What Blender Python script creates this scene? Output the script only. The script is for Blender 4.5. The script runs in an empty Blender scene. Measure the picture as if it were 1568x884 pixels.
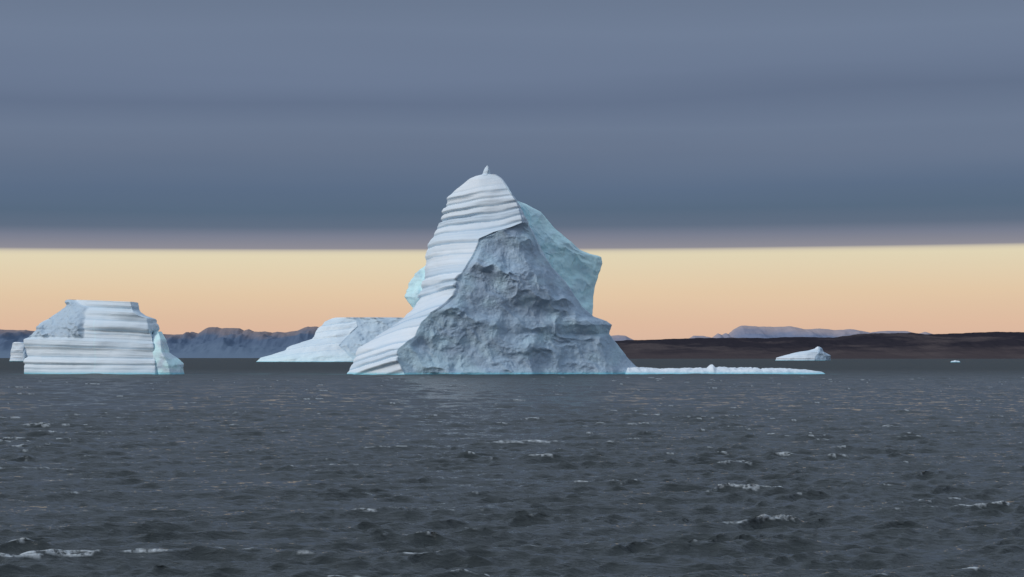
import bpy, math, numpy as np
from mathutils import Vector
F=3050.0; Y0=547.5; H=8.0
rng=np.random.RandomState(7)
sc=bpy.context.scene
# ---------------------------------------------------------------- noise
_p=np.random.RandomState(3).permutation(256).astype(np.int32); PERM=np.concatenate([_p,_p,_p])
_g=np.random.RandomState(5).normal(size=(256,3)); GR=(_g/np.linalg.norm(_g,axis=1)[:,None]).astype(np.float32)
_j=np.random.RandomState(15).rand(256,5).astype(np.float32)
def perlin(x,y,z):
    x,y,z=np.broadcast_arrays(np.asarray(x,dtype=np.float32),np.asarray(y,dtype=np.float32),np.asarray(z,dtype=np.float32))
    xi=np.floor(x).astype(np.int32);yi=np.floor(y).astype(np.int32);zi=np.floor(z).astype(np.int32)
    xf=x-xi;yf=y-yi;zf=z-zi
    u=xf*xf*xf*(xf*(xf*6-15)+10);v=yf*yf*yf*(yf*(yf*6-15)+10);w=zf*zf*zf*(zf*(zf*6-15)+10)
    r=0
    for a in (0,1):
        wa=u if a else 1-u
        for b in (0,1):
            wb=v if b else 1-v
            for c in (0,1):
                wc=w if c else 1-w
                h=PERM[PERM[PERM[(xi+a)&255]+((yi+b)&255)]+((zi+c)&255)]
                g=GR[h]
                r=r+wa*wb*wc*(g[...,0]*(xf-a)+g[...,1]*(yf-b)+g[...,2]*(zf-c))
    return r*1.5
def fbm(x,y,z,o=5,g=.5):
    s=0;a=1
    for i in range(o):
        s=s+a*perlin(x+i*17.3,y+i*9.1,z+i*5.7);a*=g;x=x*2.03;y=y*2.03;z=z*2.03
    return s
def ridged(x,y,z,o=5,g=.5):
    s=0;a=1
    for i in range(o):
        s=s+a*(1-2.2*np.abs(perlin(x+i*11.3,y+i*7.9,z+i*3.7)));a*=g;x=x*2.1;y=y*2.1;z=z*2.1
    return s
def scoop(u,v,seed,tilt=.6,k=.8):
    """conchoidal fracture: shallow bowls/planes meeting in crisp ridges"""
    ui=np.floor(u).astype(np.int32);vi=np.floor(v).astype(np.int32); best=np.full(u.shape,9.,dtype=np.float32)
    for a in (-2,-1,0,1,2):
        for b in (-2,-1,0,1,2):
            h=PERM[PERM[(ui+a+seed*7)&255]+((vi+b+seed*13)&255)]; J=_j[h]
            du=u-(ui+a+J[...,0]); dv=v-(vi+b+J[...,1])
            best=np.minimum(best,k*(du*du+dv*dv)+tilt*((J[...,2]-.5)*du+(J[...,3]-.5)*dv)*2+.35*J[...,4])
    return best
def sstep(a,b,x):
    t=np.clip((x-a)/(b-a),0,1);return t*t*(3-2*t)
# ---------------------------------------------------------------- mesh helper
def grid_faces(nr,nc,closed):
    i=np.arange(nr-1)[:,None]; j=np.arange(nc if closed else nc-1)[None,:]
    j2=(j+1)%nc
    f=np.stack([i*nc+j+0*i, i*nc+j2, (i+1)*nc+j2, (i+1)*nc+j+0*i],-1)
    return f.reshape(-1,4).astype(np.int32)
def make_mesh(name,V,Fq,attrs,mat,smooth=True):
    me=bpy.data.meshes.new(name)
    V=np.ascontiguousarray(V,dtype=np.float32)
    me.vertices.add(len(V)); me.vertices.foreach_set('co',V.ravel())
    me.loops.add(Fq.size); me.loops.foreach_set('vertex_index',Fq.ravel().astype(np.int32))
    me.polygons.add(len(Fq)); me.polygons.foreach_set('loop_start',np.arange(0,Fq.size,4,dtype=np.int32))
    me.polygons.foreach_set('loop_total',np.full(len(Fq),4,dtype=np.int32))
    me.polygons.foreach_set('use_smooth',np.full(len(Fq),smooth,dtype=bool))
    me.update(calc_edges=True); me.validate()
    for k,a in attrs.items():
        at=me.attributes.new(k,'FLOAT','POINT'); at.data.foreach_set('value',np.ascontiguousarray(a,dtype=np.float32).ravel())
    me.materials.append(mat)
    ob=bpy.data.objects.new(name,me); sc.collection.objects.link(ob)
    return ob
# ---------------------------------------------------------------- node helper
class NT:
    def __init__(s,nt): s.nt=nt; s.n=nt.nodes; s.l=nt.links
    def new(s,t,**k):
        n=s.n.new(t)
        for a,b in k.items(): setattr(n,a,b)
        return n
    def set(s,sock,v):
        if hasattr(v,'is_output'): s.l.new(v,sock)
        elif isinstance(v,(tuple,list)) and len(v)==3 and sock.type=='RGBA': sock.default_value=(*v,1)
        else: sock.default_value=v
    def math(s,op,a,b=0.0,c=None,clamp=False):
        n=s.new('ShaderNodeMath',operation=op,use_clamp=clamp); s.set(n.inputs[0],a); s.set(n.inputs[1],b)
        if c is not None: s.set(n.inputs[2],c)
        return n.outputs[0]
    def mix(s,f,a,b,bt='MIX'):
        n=s.new('ShaderNodeMix',data_type='RGBA',blend_type=bt); s.set(n.inputs[0],f); s.set(n.inputs[6],a); s.set(n.inputs[7],b)
        return n.outputs[2]
    def mr(s,v,a,b,c=0.0,d=1.0):
        n=s.new('ShaderNodeMapRange'); s.set(n.inputs[0],v)
        for i,x in enumerate((a,b,c,d)): n.inputs[i+1].default_value=x
        return n.outputs[0]
    def noise(s,vec,scale,detail=4,rough=.5,dist=0):
        n=s.new('ShaderNodeTexNoise'); s.set(n.inputs['Vector'],vec); n.inputs['Scale'].default_value=scale
        n.inputs['Detail'].default_value=detail; n.inputs['Roughness'].default_value=rough; n.inputs['Distortion'].default_value=dist
        return n.outputs['Fac']
    def mapping(s,vec,scale):
        n=s.new('ShaderNodeMapping'); s.set(n.inputs['Vector'],vec); n.inputs['Scale'].default_value=scale; return n.outputs[0]
    def attr(s,name): return s.new('ShaderNodeAttribute',attribute_name=name).outputs['Fac']
def new_mat(name):
    m=bpy.data.materials.new(name); m.use_nodes=True; t=NT(m.node_tree)
    b=[n for n in t.n if n.type=='BSDF_PRINCIPLED'][0]
    return m,t,b
def lin(r,g,b):
    f=lambda c:(c/255/12.92) if c/255<=.04045 else ((c/255+.055)/1.055)**2.4
    return (f(r),f(g),f(b))
# ---------------------------------------------------------------- materials
def ice_material():
    m,t,b=new_mat('glacier_ice')
    co=t.new('ShaderNodeTexCoord').outputs['Object']
    sep=t.new('ShaderNodeSeparateXYZ'); t.l.new(co,sep.inputs[0])
    rough=t.attr('rough'); cy=t.attr('cyan'); layer_tone_shade=t.attr('layer_tone_shade')
    n1=t.noise(co,.12,5,.6); n2=t.noise(co,.9,4,.6); n3=t.noise(co,.05,4,.6)
    c=t.mix(rough,(.82,.88,.92),(.39,.52,.64))  # ice albedo lowered on rough facets to deepen their shade
    c=t.mix(t.math('MULTIPLY',layer_tone_shade,.85),c,(.33,.51,.67))  # strata tone, plus shadow lines between bands painted into the colour
    c=t.mix(t.mr(n1,.45,.75,0,.35),c,(.60,.76,.86))
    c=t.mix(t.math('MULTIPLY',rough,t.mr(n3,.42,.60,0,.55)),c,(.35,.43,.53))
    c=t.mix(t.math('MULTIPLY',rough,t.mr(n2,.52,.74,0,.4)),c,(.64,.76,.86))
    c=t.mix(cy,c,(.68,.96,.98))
    wl=t.mr(t.math('ADD',sep.outputs[2],t.math('MULTIPLY',n2,1.0)),.7,2.0,.9,0.0)
    c=t.mix(wl,c,(.18,.60,.72))
    t.l.new(c,b.inputs['Base Color'])
    b.inputs['Roughness'].default_value=.5; b.inputs['Specular IOR Level'].default_value=.3
    st=t.mapping(co,(.25,.25,2.2))
    hb=t.math('ADD',t.math('MULTIPLY',t.noise(co,.45,8,.58),t.mr(rough,0,1,.1,1.0)),t.math('MULTIPLY',t.noise(st,.5,4,.55),t.mr(rough,0,1,.25,.05)))
    bp=t.new('ShaderNodeBump'); bp.inputs['Strength'].default_value=.8; bp.inputs['Distance'].default_value=1.2
    t.l.new(hb,bp.inputs['Height']); t.l.new(bp.outputs[0],b.inputs['Normal'])
    return m
ICE=ice_material()
# ---------------------------------------------------------------- ice bodies
class Strata:
    def __init__(s,seed,tmin,tmax,off,amp):
        r=np.random.RandomState(seed); b=[-30.]
        while b[-1]<160: b.append(b[-1]+tmin+(tmax-tmin)*r.rand()**1.4)
        s.b=np.array(b); s.off=r.uniform(-off,off,len(b)); s.amp=(.12+r.uniform(0,1,len(b))**1.3)*amp; s.tone=r.uniform(0,1,len(b))**3
    def __call__(s,v):
        i=np.clip(np.searchsorted(s.b,v)-1,0,len(s.b)-2)
        w=s.b[i+1]-s.b[i]; t=(v-s.b[i])/w
        d=s.off[i]+s.amp[i]*(1.0*sstep(0,.4,t)*(1-.6*t))
        e=sstep(.74,1,t); d=d*(1-e)+e*(s.off[i+1])
        edge=np.exp(-((t)*w/.7)**2)*(.35+.65*np.clip(s.amp[i],0,1))  # darkening painted at each ledge crease as its shadow line
        return d,edge*.7+s.tone[i]*.4
def interp(prof,py):
    prof=np.array(sorted(prof),dtype=float); return [np.interp(py,prof[:,0],prof[:,k]) for k in range(1,prof.shape[1])]
def body(prof,D,ncols,dz,tilt=.0,facet_amp=1.,band_amp=1.,seed=0,strat=(2.5,7,.9,1.4),sub=(.7,1.8,.15,.3),wfn=None,cyfn=None,fs=1.,bulge=.1,topfade=10,zbot=-5,backrough=.6,clipz=3.,clip0=.12,dip=None,shear=0.,x0=0.,wav=2.0):
    s=D/F; pys=[p[0] for p in prof]
    ztop=H+(Y0-min(pys))*s
    z=np.arange(zbot,ztop,dz); z=np.append(z,ztop)
    py=Y0-(z-H)/s
    xL,xM,xR,yL,yM,yR,yB=interp(prof,py)
    X=lambda px,y:(px-784)*s*(1+0*y)
    P=[np.stack([X(xL,yL),yL],1),np.stack([X(xM,yM)*(1+yM/D),yM],1),np.stack([X(xR,yR),yR],1)]
    cx=(P[0][:,0]+P[2][:,0])/2; hw=(P[2][:,0]-P[0][:,0])/2
    P.append(np.stack([cx+hw*.55,yB],1)); P.append(np.stack([cx-hw*.55,yB],1))
    allp=[];alln=[];seg=[];tt=[]
    for k in range(5):
        a=P[k];b=P[(k+1)%5];n=ncols[k]
        t=(np.arange(n)/n)[None,:,None]
        q=a[:,None]*(1-t)+b[:,None]*t
        d=b-a; L=np.linalg.norm(d,axis=1)[:,None]
        nn=np.stack([d[:,1],-d[:,0]],1)/np.maximum(L,.3)
        q=q+nn[:,None]*L[:,None]*bulge*(4*t*(1-t))*(1 if k!=1 else .35)
        allp.append(q);alln.append(np.repeat(nn[:,None],n,1));seg.append(np.full(n,k));tt.append(t[0,:,0])
    Q=np.concatenate(allp,1);N=np.concatenate(alln,1);seg=np.concatenate(seg);tt=np.concatenate(tt)
    k=5; Ns=sum(np.roll(N,i,1) for i in range(-k,k+1))/(2*k+1); N=Ns/np.maximum(np.linalg.norm(Ns,axis=2)[...,None],.35)
    nr,nc=Q.shape[:2]
    Xc=Q[...,0];Yc=Q[...,1];Z=np.repeat(z[:,None],nc,1)
    wid=np.linalg.norm(P[2]-P[1],axis=1)[:,None]
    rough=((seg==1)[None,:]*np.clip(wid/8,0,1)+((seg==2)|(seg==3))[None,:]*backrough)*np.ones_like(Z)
    PX=Xc/s+784;PY=np.repeat(py[:,None],nc,1)
    if wfn is not None: rough=wfn(PX,PY,rough,seg[None,:]*np.ones_like(Z))
    sd=seed*31.7
    sv=Z+tilt*(-Xc)+(wav*perlin(Xc/30+sd,Yc/30,Z/50)+.3*perlin(Xc/9,Yc/9+sd,Z/18))*(1 if tilt else .3)
    if dip is not None: sv=sv+dip(PX,PY)
    S1=Strata(seed+1,*strat);S2=Strata(seed+2,*sub)
    d1,e1=S1(sv);d2,e2=S2(sv+.2*perlin(Xc/12,Yc/12,Z/14))
    fade=sstep(0,topfade,ztop-Z)
    mod=np.clip(.75+1.2*perlin(Xc/24+sd,Yc/24,Z/16),.1,1.6)
    db=(d1*mod+d2*.8*(.6+perlin(Xc/20,Yc/20,Z/9+sd)))*band_amp*(.10+.9*fade)+.9*fbm(Xc/20,Yc/20,Z/14+sd,3,.4)*band_amp
    wx=Xc+5*fs*fbm(Xc/15/fs+sd,Yc/15/fs,Z/15/fs,3); wz=Z+5*fs*fbm(Xc/15/fs,Yc/15/fs+sd,Z/15/fs+4,3)
    a=(wx*.80+wz*.60);c=(-wx*.60+wz*.80)
    a2=(wx*.80-wz*.60);c2=(wx*.60+wz*.80)
    big=scoop(a2/(36*fs)+sd,c2/(19*fs)+3,seed+1)
    med=scoop(a2/(15*fs)+3.3+sd,c2/(7.5*fs)+.7,seed+2)
    sml=scoop(a2/(6.0*fs)+1.3+sd,c2/(2.7*fs)+.7,seed+3)
    tiny=scoop(a/(2.2*fs)+1.3+sd,c/(1.3*fs)+.7,seed+4)
    fine=ridged(a2/(7*fs),Yc/8,c2/(2.8*fs)+sd,4,.5)
    msk=.3+1.6*np.clip(perlin(Xc/20/fs+sd,Yc/20,Z/20/fs+8)+.3,0,1)
    df=(8.0*(big-.12)+3.2*(med-.1)+.7*sml*msk+.16*tiny*msk+.12*fine*msk)*facet_amp
    d=db*(1-rough)+df*rough
    d=d*np.clip((ztop-Z)/clipz+clip0,0,1)*np.clip(hw[:,None]/6,.05,1)
    ek=np.where(seg==1,np.clip((1-tt)/.12,.25,1)*np.clip(tt/.06,.3,1),np.where(seg==2,np.clip(tt/.3,.25,1),1.))[None,:]
    d=d*ek
    Xo=Xc+N[...,0]*d;Yo=Yc+N[...,1]*d;Zo=Z+rough*.4*perlin(Xc/5,Yc/5,Z/5)*fade
    if shear: Zo=Zo-np.clip(PX-x0,0,200)*s*shear*sstep(0,20,Z)
    cy=np.zeros_like(Z)
    if cyfn is not None: cy=cyfn(PX,PY,Z,seg[None,:]*np.ones_like(Z))
    lay_shade=np.clip(e1+.35*e2,0,1)*(1-rough)*(.25+.75*fade)
    V=np.stack([Xo,Yo+D,Zo],-1).reshape(-1,3)
    Fq=grid_faces(nr,nc,True)
    c=V[-nc:].mean(0); ring=c+(V[-nc:]-c)*.02; ring[:,2]+=.05
    base=(nr-1)*nc; j=np.arange(nc)
    V=np.concatenate([V,ring]); Fc=np.stack([base+j,base+(j+1)%nc,base+nc+(j+1)%nc,base+nc+j],1).astype(np.int32)
    ap=lambda A:np.concatenate([A.ravel(),A[-1].ravel()])
    return V,np.concatenate([Fq,Fc]),{'rough':ap(rough),'cyan':ap(cy),'layer_tone_shade':ap(lay_shade)}
def join(name,bodies,mat=ICE):
    Vs=[];Fs=[];A={'rough':[],'cyan':[],'layer_tone_shade':[]};o=0
    for V,Fq,a in bodies:
        Vs.append(V);Fs.append(Fq+o);o+=len(V)
        for k in A:A[k].append(a[k])
    return make_mesh(name,np.concatenate(Vs),np.concatenate(Fs),{k:np.concatenate(v) for k,v in A.items()},mat)
def low_ice(x0,x1,D,y0,y1,top,dz=.35,seed=0,cyan=.0,z0=-1.5):
    s=D/F; X=np.arange((x0-784)*s,(x1-784)*s,dz);Y=np.linspace(y0,y1,50)
    xx,yy=np.meshgrid(X,Y)
    tp=np.array(top,float); h=np.interp(xx/s+784,tp[:,0],tp[:,1])
    v=(yy-y0)/(y1-y0)
    edge=.12*perlin(xx/9,0*yy,seed+.5)
    dome=np.clip(1-np.abs(2*v-1+edge)**2.2,0,1)**.8
    ends=np.clip((xx-X[0])/2,0,1)*np.clip((X[-1]-xx)/2,0,1)
    n=1+.22*fbm(xx/3+seed,yy/3,seed,4)
    Z=z0+(h*n-z0)*dome*ends**.5
    V=np.stack([xx,yy+D,Z],-1).reshape(-1,3)
    r=np.clip(.1+.4*perlin(xx/4,yy/4,seed+3.),0,1)
    return V,grid_faces(len(Y),len(X),False),{'rough':r.ravel(),'cyan':np.full(r.size,cyan),'layer_tone_shade':np.zeros(r.size)}

# ---- main iceberg
DM=950.
xl=[(266.5,737),(268.5,729),(272,721),(280,710),(290,696),(300,686),(315,681),(335,677),(355,667),(380,656),(410,651),(440,648),(462,641),(475,636),(487,622),(500,600),(515,577),(533,551),(548,545),(560,542),(575,535)]
xm=[(266.5,757),(272,764),(280,770),(303,785),(312,791),(330,797),(343,800),(350,784),(358,757),(368,735),(385,729),(410,714),(430,701),(455,696),(468,680),(480,662),(495,645),(515,636),(535,609),(555,611),(575,622)]
xr=[(266.5,760),(272,767),(280,773),(303,788),(312,794),(330,801),(343,806),(360,816),(385,825),(410,844),(440,870),(470,890),(485,907),(492,928),(498,936),(512,931),(530,946),(550,962),(562,974),(568,984),(575,992)]
rows=[]
I=lambda t,y:float(np.interp(y,[a for a,b in t],[b for a,b in t]))
for y in sorted(set([a for a,_ in xl+xm+xr])):
    rows.append((y,I(xl,y),I(xm,y),I(xr,y),
      I([(268,4),(300,8),(400,14),(475,14),(520,0),(575,-16)],y),
      I([(268,2),(300,-5),(343,-9),(368,-12),(455,-24),(535,-34),(575,-38)],y),
      I([(268,4),(343,-5),(440,-3),(575,0)],y),
      I([(268,8),(300,22),(400,45),(575,60)],y)))
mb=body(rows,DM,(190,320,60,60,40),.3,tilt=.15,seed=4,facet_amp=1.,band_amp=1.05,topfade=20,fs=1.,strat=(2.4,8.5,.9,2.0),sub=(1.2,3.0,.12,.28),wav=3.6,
   dip=lambda px,py:-sstep(475,560,py)*(px-600)*.06,
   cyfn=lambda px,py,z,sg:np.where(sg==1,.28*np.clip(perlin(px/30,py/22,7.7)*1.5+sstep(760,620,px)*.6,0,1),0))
bl=[(304,790),(320,765),(345,720),(385,672),(400,652),(410,640),(432,626),(460,628),(475,634),(490,655),(575,700)]
br=[(303,793),(308,806),(314,816),(320,827),(332,839),(345,849),(352,857),(362,868),(372,879),(380,887),(384,897),(387,905),(389,915),(392,922),(402,924),(420,917),(440,911),(465,909),(485,907),(575,925)]
rows=[]
for y in sorted(set([a for a,_ in bl+br])):
    L,R=I(bl,y),I(br,y)
    rows.append((y,L,L*.3+R*.7,R,I([(304,24),(575,14)],y),I([(304,18),(350,13),(400,9),(480,8),(575,8)],y),I([(304,20),(370,14),(575,9)],y),I([(304,26),(360,46),(575,55)],y)))
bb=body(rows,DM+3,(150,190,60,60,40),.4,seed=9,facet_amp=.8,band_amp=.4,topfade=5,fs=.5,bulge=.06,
   wfn=lambda px,py,r,sg:np.where((sg<2),.7,r),cyfn=lambda px,py,z,sg:np.clip(.95+.7*perlin(px/18,py/14,3.3),0.6,1))  # pale cyan colour stands in for light glowing through this back wall
rows=[(252.5,745.5,746,746.5,4,4,4,4.5),(256,742.5,747,749,4,3.4,4,5),(260,740.5,747,750,4,2.6,4,6),(265,739,746,751,4,2.6,4,6),(268,736,745,752,3,1.8,3,7),(276,733,745,758,3,1,3,8)]
hb=body(rows,DM,(14,14,8,8,8),.25,seed=2,facet_amp=.1,band_amp=.1,zbot=90,topfade=2)
tongue=low_ice(955,1266,DM-2,-9,12,[(955,3.2),(990,3.1),(1010,2.5),(1040,2.8),(1083,2.9),(1087,3.8),(1091,4.6),(1096,3.1),(1108,3.5),(1118,2.8),(1150,3.2),(1165,2.7),(1200,2.8),(1235,2.1),(1262,.9)],seed=1)
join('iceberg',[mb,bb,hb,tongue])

# ---- tabular iceberg on the left
l2=[(458,101),(465,98),(472,92),(483,77),(495,61),(505,54),(514,40),(520,35),(532,34),(545,37),(575,39)]
r2=[(458,209),(468,211),(473,213),(478,220),(482,234),(503,237),(508,241),(530,245),(545,246),(575,247)]
rows=[]
for y in sorted(set([a for a,_ in l2+r2])):
    L,R=I(l2,y),I(r2,y)
    rows.append((y,L,R-9,R,I([(459,12),(514,6),(575,2)],y),I([(459,-10),(575,-20)],y),I([(459,4),(575,0)],y),I([(459,22),(575,34)],y)))
def w2(px,py,r,sg):
    e=131+4*perlin(py/9,px*0,0.)+ (py<470)*-(470-py)*2.2
    m=sstep(4,-4,px-e)*sstep(5,-3,py-(514+5*perlin(px/10,0*py,2.)))*(sg==0)
    return np.maximum(m*.7,np.where(sg==1,.15,r))
def c2(px,py,z,sg):
    cr=np.exp(-((px-151-2.5*perlin(py/14,0*py,7.)-(py-500)*.05)/.9)**2)*(py>487)
    return np.clip(cr*.3+.05,0,1)
b2=body(rows,DM,(330,40,60,50,50),.28,tilt=0.0,seed=21,facet_amp=.7,band_amp=1.0,strat=(1.8,6.0,.9,1.4),sub=(.7,1.6,.1,.22),wfn=w2,cyfn=c2,topfade=.6,bulge=.05,fs=.42,clipz=1.,clip0=.7,shear=.05,x0=103.)
rows=[(508,240,242,245,-8,-12,-8,4),(520,236,246,252,-10,-16,-8,4),(540,234,248,257,-12,-19,-8,4),(546,232,252,266,-12,-20,-9,4),(558,231,258,280,-12,-21,-10,4),(575,230,262,283,-12,-21,-10,4)]
b2b=body(rows,DM,(50,60,20,20,20),.3,seed=13,facet_amp=.5,band_amp=.5,topfade=3,fs=.4,wfn=lambda px,py,r,sg:np.where(sg<2,.4,r),
   cyfn=lambda px,py,z,sg:np.clip(.55+1.2*perlin(px/9,py/9,1.2),0,1))
join('iceberg.001',[b2,b2b])

# ---- iceberg behind, left of the main one
D3=3600.
l3=[(486,512),(488,503),(492,495),(500,487),(510,482),(519,478),(524,462),(530,446),(537,435),(543,418),(548,400),(554,392)]
m3=[(486,530),(490,545),(500,548),(519,528),(530,520),(540,530),(554,545)]
r3=[(486,612),(487,625),(489,650),(492,665),(554,690)]
rows=[]
for y in sorted(set([a for a,_ in l3+r3+m3])):
    rows.append((y,I(l3,y),I(m3,y),I(r3,y),I([(486,30),(554,0)],y),I([(486,10),(519,-30),(554,-75)],y),I([(486,20),(554,-50)],y),I([(486,60),(554,160)],y)))
b3=body(rows,D3,(200,160,30,40,30),.8,tilt=.12,seed=5,facet_amp=2.6,band_amp=2.4,strat=(8,20,1.2,2.2),topfade=8,fs=1.3,zbot=-8,clipz=3,clip0=.6,
  wfn=lambda px,py,r,sg:np.where(sg==1,.6*r,r),
  cyfn=lambda px,py,z,sg:np.clip((py-536)/14,0,1)*.35+.1)
join('iceberg.002',[b3])
# ---- small distant bergs
D4=5200.
rows=[(531,1252,1253,1255,0,-3,0,10),(534,1249,1253,1257,0,-8,0,16),(537,1238,1253,1258,0,-10,0,20),(538.5,1226,1252,1259,0,-14,0,25),(541,1214,1252,1264,0,-18,0,30),(545,1199,1250,1271,0,-20,0,40),(548,1189,1248,1271,0,-24,0,40),(553,1187,1248,1272,0,-25,0,40)]
join('iceberg.003',[body(rows,D4,(90,30,20,20,20),.8,seed=6,facet_amp=1.5,band_amp=1.6,strat=(4,9,1,1.5),topfade=6,zbot=-6,fs=1.5)])
rows=[(524,22,30,40,0,-3,0,10),(526,19,36,60,0,-6,0,16),(532,18,36,60,0,-10,0,20),(540,16,36,60,0,-12,0,22),(553,15,36,60,0,-14,0,25)]
join('iceberg.004',[body(rows,4200.,(60,50,20,20,20),.8,seed=8,facet_amp=2.,band_amp=1.3,topfade=6,zbot=-6,fs=1.5)])
join('ice_floe',[low_ice(1455,1471,3300.,-6,6,[(1455,1.5),(1463,3),(1471,1.5)],seed=5)])

# ---------------------------------------------------------------- land
def land(name,top,D,depth,mat,ncol,nrow,rscale,ramp_n,seed,crest=.45,power=.8):
    s=D/F; tp=np.array(top,float)
    X=np.linspace((tp[0,0]-784)*s,(tp[-1,0]-784)*s,ncol); v=np.linspace(0,1,nrow)
    xx,vv=np.meshgrid(X,v); px=xx/s+784
    crestz=np.interp(px,tp[:,0],H+(Y0-tp[:,1])*s*(1+crest*depth/D))
    up=np.clip(vv/crest,0,1)**power; dn=1-.5*np.clip((vv-crest)/(1-crest),0,1)
    n=ridged(xx/rscale+seed,vv*depth/rscale/1.6,seed+0*xx,5,.5)
    m=(1-np.abs(2*np.clip(vv/crest,0,1)-1)**2)
    Z=crestz*up*dn*(1+ramp_n*(n-1.1)*m)+crestz*.02*fbm(xx/(rscale*.15),vv*8,seed+0*xx,3)*(vv>.05)-1.5*(vv<.001)
    V=np.stack([xx,D+vv*depth+0*xx,Z],-1).reshape(-1,3)
    rel=np.clip(Z/np.maximum(crestz,1),0,1.2)
    return make_mesh(name,V,grid_faces(nrow,ncol,False),{'rel':rel.ravel()},mat)
def land_mat(name,low,mid,high,sc1,patch=None,pf=.5):
    m,t,b=new_mat(name)
    co=t.new('ShaderNodeTexCoord').outputs['Object']; rel=t.attr('rel')
    n=t.noise(t.mapping(co,(1,1,3)),sc1,8,.65)
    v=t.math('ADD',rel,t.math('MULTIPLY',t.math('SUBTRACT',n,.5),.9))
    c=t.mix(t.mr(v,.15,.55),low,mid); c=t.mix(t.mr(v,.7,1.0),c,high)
    if patch: c=t.mix(t.mr(t.noise(t.mapping(co,(1,.5,6)),sc1*.4,6,.6),.5,.62,0,pf),c,patch)
    t.l.new(c,b.inputs['Base Color']); b.inputs['Roughness'].default_value=1; b.inputs['Specular IOR Level'].default_value=0
    return m
mt=land_mat('haze_tinted_rock',(.150,.205,.28),(.115,.16,.235),(.26,.215,.215),.0016)  # aerial haze painted into the rock colours as blue-grey
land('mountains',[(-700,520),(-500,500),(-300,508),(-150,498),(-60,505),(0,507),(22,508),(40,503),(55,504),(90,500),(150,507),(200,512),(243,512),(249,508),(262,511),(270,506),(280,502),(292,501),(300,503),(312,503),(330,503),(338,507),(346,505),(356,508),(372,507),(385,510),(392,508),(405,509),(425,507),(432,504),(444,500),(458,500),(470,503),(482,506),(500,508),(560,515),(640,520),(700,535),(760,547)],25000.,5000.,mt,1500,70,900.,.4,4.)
mt2=land_mat('haze_tinted_mesa_rock',(.24,.275,.37),(.20,.235,.33),(.40,.34,.35),.0008)  # paler blue-grey carries the distance haze in the base colour
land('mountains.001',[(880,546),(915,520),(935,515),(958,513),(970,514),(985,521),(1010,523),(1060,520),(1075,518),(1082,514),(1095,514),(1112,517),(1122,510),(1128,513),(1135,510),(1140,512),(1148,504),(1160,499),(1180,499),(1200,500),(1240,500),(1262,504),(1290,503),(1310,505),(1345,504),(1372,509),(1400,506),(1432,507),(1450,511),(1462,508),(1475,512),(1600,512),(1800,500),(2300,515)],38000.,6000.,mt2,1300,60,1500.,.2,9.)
mt3=land_mat('tundra_ground',(.074,.060,.063),(.034,.031,.039),(.032,.029,.037),.004,(.112,.090,.088),.6)
land('hills',[(900,545),(930,532),(955,524),(1000,521),(1060,520),(1120,518),(1200,517),(1260,518),(1320,516),(1390,517),(1425,513),(1450,511),(1500,510),(1540,510),(1568,512),(1700,508),(2000,515),(2500,520)],12000.,3500.,mt3,1500,90,500.,.18,2.,crest=.8,power=.9)

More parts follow.
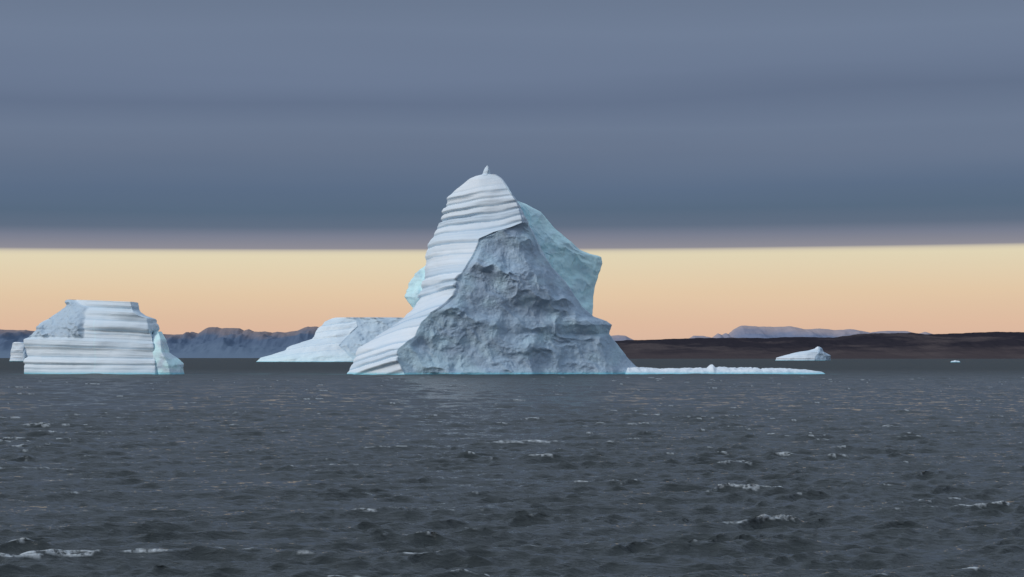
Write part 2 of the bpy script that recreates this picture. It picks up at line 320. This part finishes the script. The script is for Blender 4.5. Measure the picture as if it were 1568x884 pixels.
# ---------------------------------------------------------------- water
def water():
    r=[.5,8,20,34]; x=45.
    while x<300: r.append(x); x*=1.0020
    while x<1100: r.append(x); x*=1.0030
    while x<6000: r.append(x); x*=1.006
    while x<120000: r.append(x); x*=1.06
    r=np.array(r)
    a=np.concatenate([np.radians(np.linspace(-180,-19,60)[:-1]),np.radians(np.linspace(-19,19,1100)),np.radians(np.linspace(19,180,60)[1:-1])])
    R,A=np.meshgrid(r,a,indexing='ij'); R=R.astype(np.float32);A=A.astype(np.float32)
    X=R*np.sin(A);Y=R*np.cos(A)
    dr=np.gradient(r)[:,None].astype(np.float32); da=np.gradient(a)[None,:].astype(np.float32)
    sp=np.maximum(dr,R*np.abs(da)*1.0)
    g=np.random.RandomState(11); Z=np.zeros_like(X);DX=np.zeros_like(X);DY=np.zeros_like(X)
    gust=np.clip(1+.5*perlin(X/38,Y/60,0.)+.45*perlin(X/7,Y/11,5.),.4,1.8)
    gust2=np.clip(.9+1.1*perlin(X/4,Y/5,15.),.15,2.)
    nW=90; far=sstep(350,1000,R)
    for i in range(nW):
        lam=.34*(20/.34)**((i+g.rand())/nW); th=math.radians(-72+g.normal()*(18 if lam>1.5 else 25)); k=2*math.pi/lam
        st=.080 if lam<1.6 else .080*(1.6/lam)**.8
        amp=st/k
        w=np.clip((lam/sp-1.7)/1.2,0,1)
        if lam<9: w=w*gust
        if lam<1.2: w=w*gust2
        if lam>4: w=w*(1+far*.5)
        if lam>14: w=w*(.35+.65*far)
        ph=k*(X*math.cos(th)+Y*math.sin(th))+g.rand()*6.28
        Z+=amp*w*np.sin(ph); c=amp*w*np.cos(ph)*.85; DX+=c*math.cos(th);DY+=c*math.sin(th)
    st=perlin(X/1.7+.2*Y,Y/.5,2.)+.35*perlin(X/.6,Y/.3,8.)
    patch=perlin(X/10,Y/14,33.)
    hs=.11
    foam=sstep(.83,1.08,st+.42*(Z/hs-1.)+.8*(patch-.46))
    foam*=(R<800)*(R>40)
    def segd(x0,x1,yy,w,ww):
        dx=np.maximum(np.maximum(x0-X,X-x1),0);return np.exp(-(dx/w)**2-((Y-yy)/ww)**2)
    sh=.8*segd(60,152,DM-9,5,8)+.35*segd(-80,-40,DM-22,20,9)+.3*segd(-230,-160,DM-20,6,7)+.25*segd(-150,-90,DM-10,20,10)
    V=np.stack([X+DX,Y+DY,Z],-1).reshape(-1,3)
    f=grid_faces(len(r),len(a),True)[:,::-1]
    m,t,b=new_mat('sea_surface')
    co=t.new('ShaderNodeTexCoord').outputs['Object']
    fo=t.attr('foam'); s_=t.attr('melt'); ch=t.attr('chop')
    nf=t.noise(co,3.5,5,.7)
    fm=t.math('MULTIPLY',fo,t.mr(nf,.38,.56),clamp=True)
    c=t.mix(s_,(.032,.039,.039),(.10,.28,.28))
    c=t.mix(fm,c,(.50,.54,.56)); t.l.new(c,b.inputs['Base Color'])
    t.l.new(t.math('MAXIMUM',t.mr(fm,0,1,.08,.9),t.mr(ch,0,1,.08,.55)),b.inputs['Roughness']); b.inputs['IOR'].default_value=1.333
    t.l.new(t.mr(ch,0,1,.48,.22),b.inputs['Specular IOR Level'])
    h1=t.noise(t.mapping(co,(.7,1.9,1)),2.0,5,.55,.3)
    bp=t.new('ShaderNodeBump'); bp.inputs['Strength'].default_value=1; bp.inputs['Distance'].default_value=.18
    t.l.new(h1,bp.inputs['Height']); t.l.new(bp.outputs[0],b.inputs['Normal'])
    make_mesh('water',V,f,{'foam':foam.ravel(),'melt':np.clip(sh,0,1).ravel(),'chop':sstep(150,1500,R).ravel()},m)
water()

# ---------------------------------------------------------------- sky + sun
sv=Vector((-.85,-.42,.52)).normalized()
elev=math.asin(sv.z); az=math.atan2(sv.x,sv.y)
w=bpy.data.worlds.new('World'); sc.world=w; w.use_nodes=True; t=NT(w.node_tree)
bg=[n for n in t.n if n.type=='BACKGROUND'][0]; out=[n for n in t.n if n.type=='OUTPUT_WORLD'][0]
sky=t.new('ShaderNodeTexSky',sky_type='NISHITA',sun_disc=False,sun_elevation=elev,sun_rotation=az)
bg.inputs['Strength'].default_value=.08; t.l.new(sky.outputs[0],bg.inputs['Color'])
co=t.new('ShaderNodeTexCoord').outputs['Generated']; sep=t.new('ShaderNodeSeparateXYZ'); t.l.new(co,sep.inputs[0])
z=sep.outputs[2]; x=sep.outputs[0]
nb=t.noise(t.mapping(co,(1.6,1.6,22)),1.0,3,.45); ne=t.noise(t.mapping(co,(2,2,50)),1.5,4,.5)
zz=t.math('ADD',z,t.math('MULTIPLY',x,-.005))
zz=t.math('ADD',zz,t.math('MULTIPLY',t.math('SUBTRACT',ne,.5),.0010))
up=t.mr(z,.06,.1,0,1)
zz=t.math('ADD',zz,t.math('MULTIPLY',t.math('MULTIPLY',t.math('SUBTRACT',nb,.5),.035),up))
v=t.math('MULTIPLY',zz,4.0)
ra=t.new('ShaderNodeValToRGB'); t.l.new(v,ra.inputs[0]); cr=ra.color_ramp
pts=[(547,(216,180,160)),(500,(222,186,160)),(450,(225,198,166)),(391,(224,212,181)),(385,(208,198,176)),(381,(140,138,148)),(362,(119,124,142)),(346,(93,107,128)),(320,(84,103,126)),(290,(89,107,133)),(240,(103,117,141)),(200,(106,120,144)),(150,(98,112,137)),(110,(106,120,145)),(50,(110,124,148)),(0,(105,119,142))]
els=[((547.5-y)/F*4,lin(*c)) for y,c in pts]+[(.95,(.19,.24,.33))]
while len(cr.elements)>1: cr.elements.remove(cr.elements[-1])
cr.elements[0].position=els[0][0]; cr.elements[0].color=(*els[0][1],1)
for p,c in els[1:]:
    e=cr.elements.new(p); e.color=(*c,1)
hi=t.mix(t.mr(z,.24,.75),ra.outputs[0],(.50,.60,.75))
hi=t.mix(1.0,hi,t.mr(nb,.3,.7,.97,1.03),'MULTIPLY')
bc=t.new('ShaderNodeBackground'); t.l.new(hi,bc.inputs[0]); bc.inputs[1].default_value=1.0
mx=t.new('ShaderNodeMixShader'); mx.inputs[0].default_value=.97; t.l.new(bg.outputs[0],mx.inputs[1]); t.l.new(bc.outputs[0],mx.inputs[2]); t.l.new(mx.outputs[0],out.inputs[0])
sl=bpy.data.lights.new('sun','SUN'); sl.energy=1.5; sl.angle=math.radians(14); sl.color=(1,.975,.95)
so=bpy.data.objects.new('sun',sl); sc.collection.objects.link(so); so.rotation_euler=sv.to_track_quat('Z','Y').to_euler()
# ---------------------------------------------------------------- camera
cam=bpy.data.cameras.new('camera'); cam.sensor_width=36; cam.lens=F/1568*36; cam.shift_y=(Y0-442)/1568
cam.clip_start=.5; cam.clip_end=200000
co_=bpy.data.objects.new('camera',cam); sc.collection.objects.link(co_); co_.location=(0,0,H); co_.rotation_euler=(math.pi/2,0,0)
sc.camera=co_
sc.view_settings.view_transform='Standard'; sc.view_settings.look='None'; sc.view_settings.exposure=0
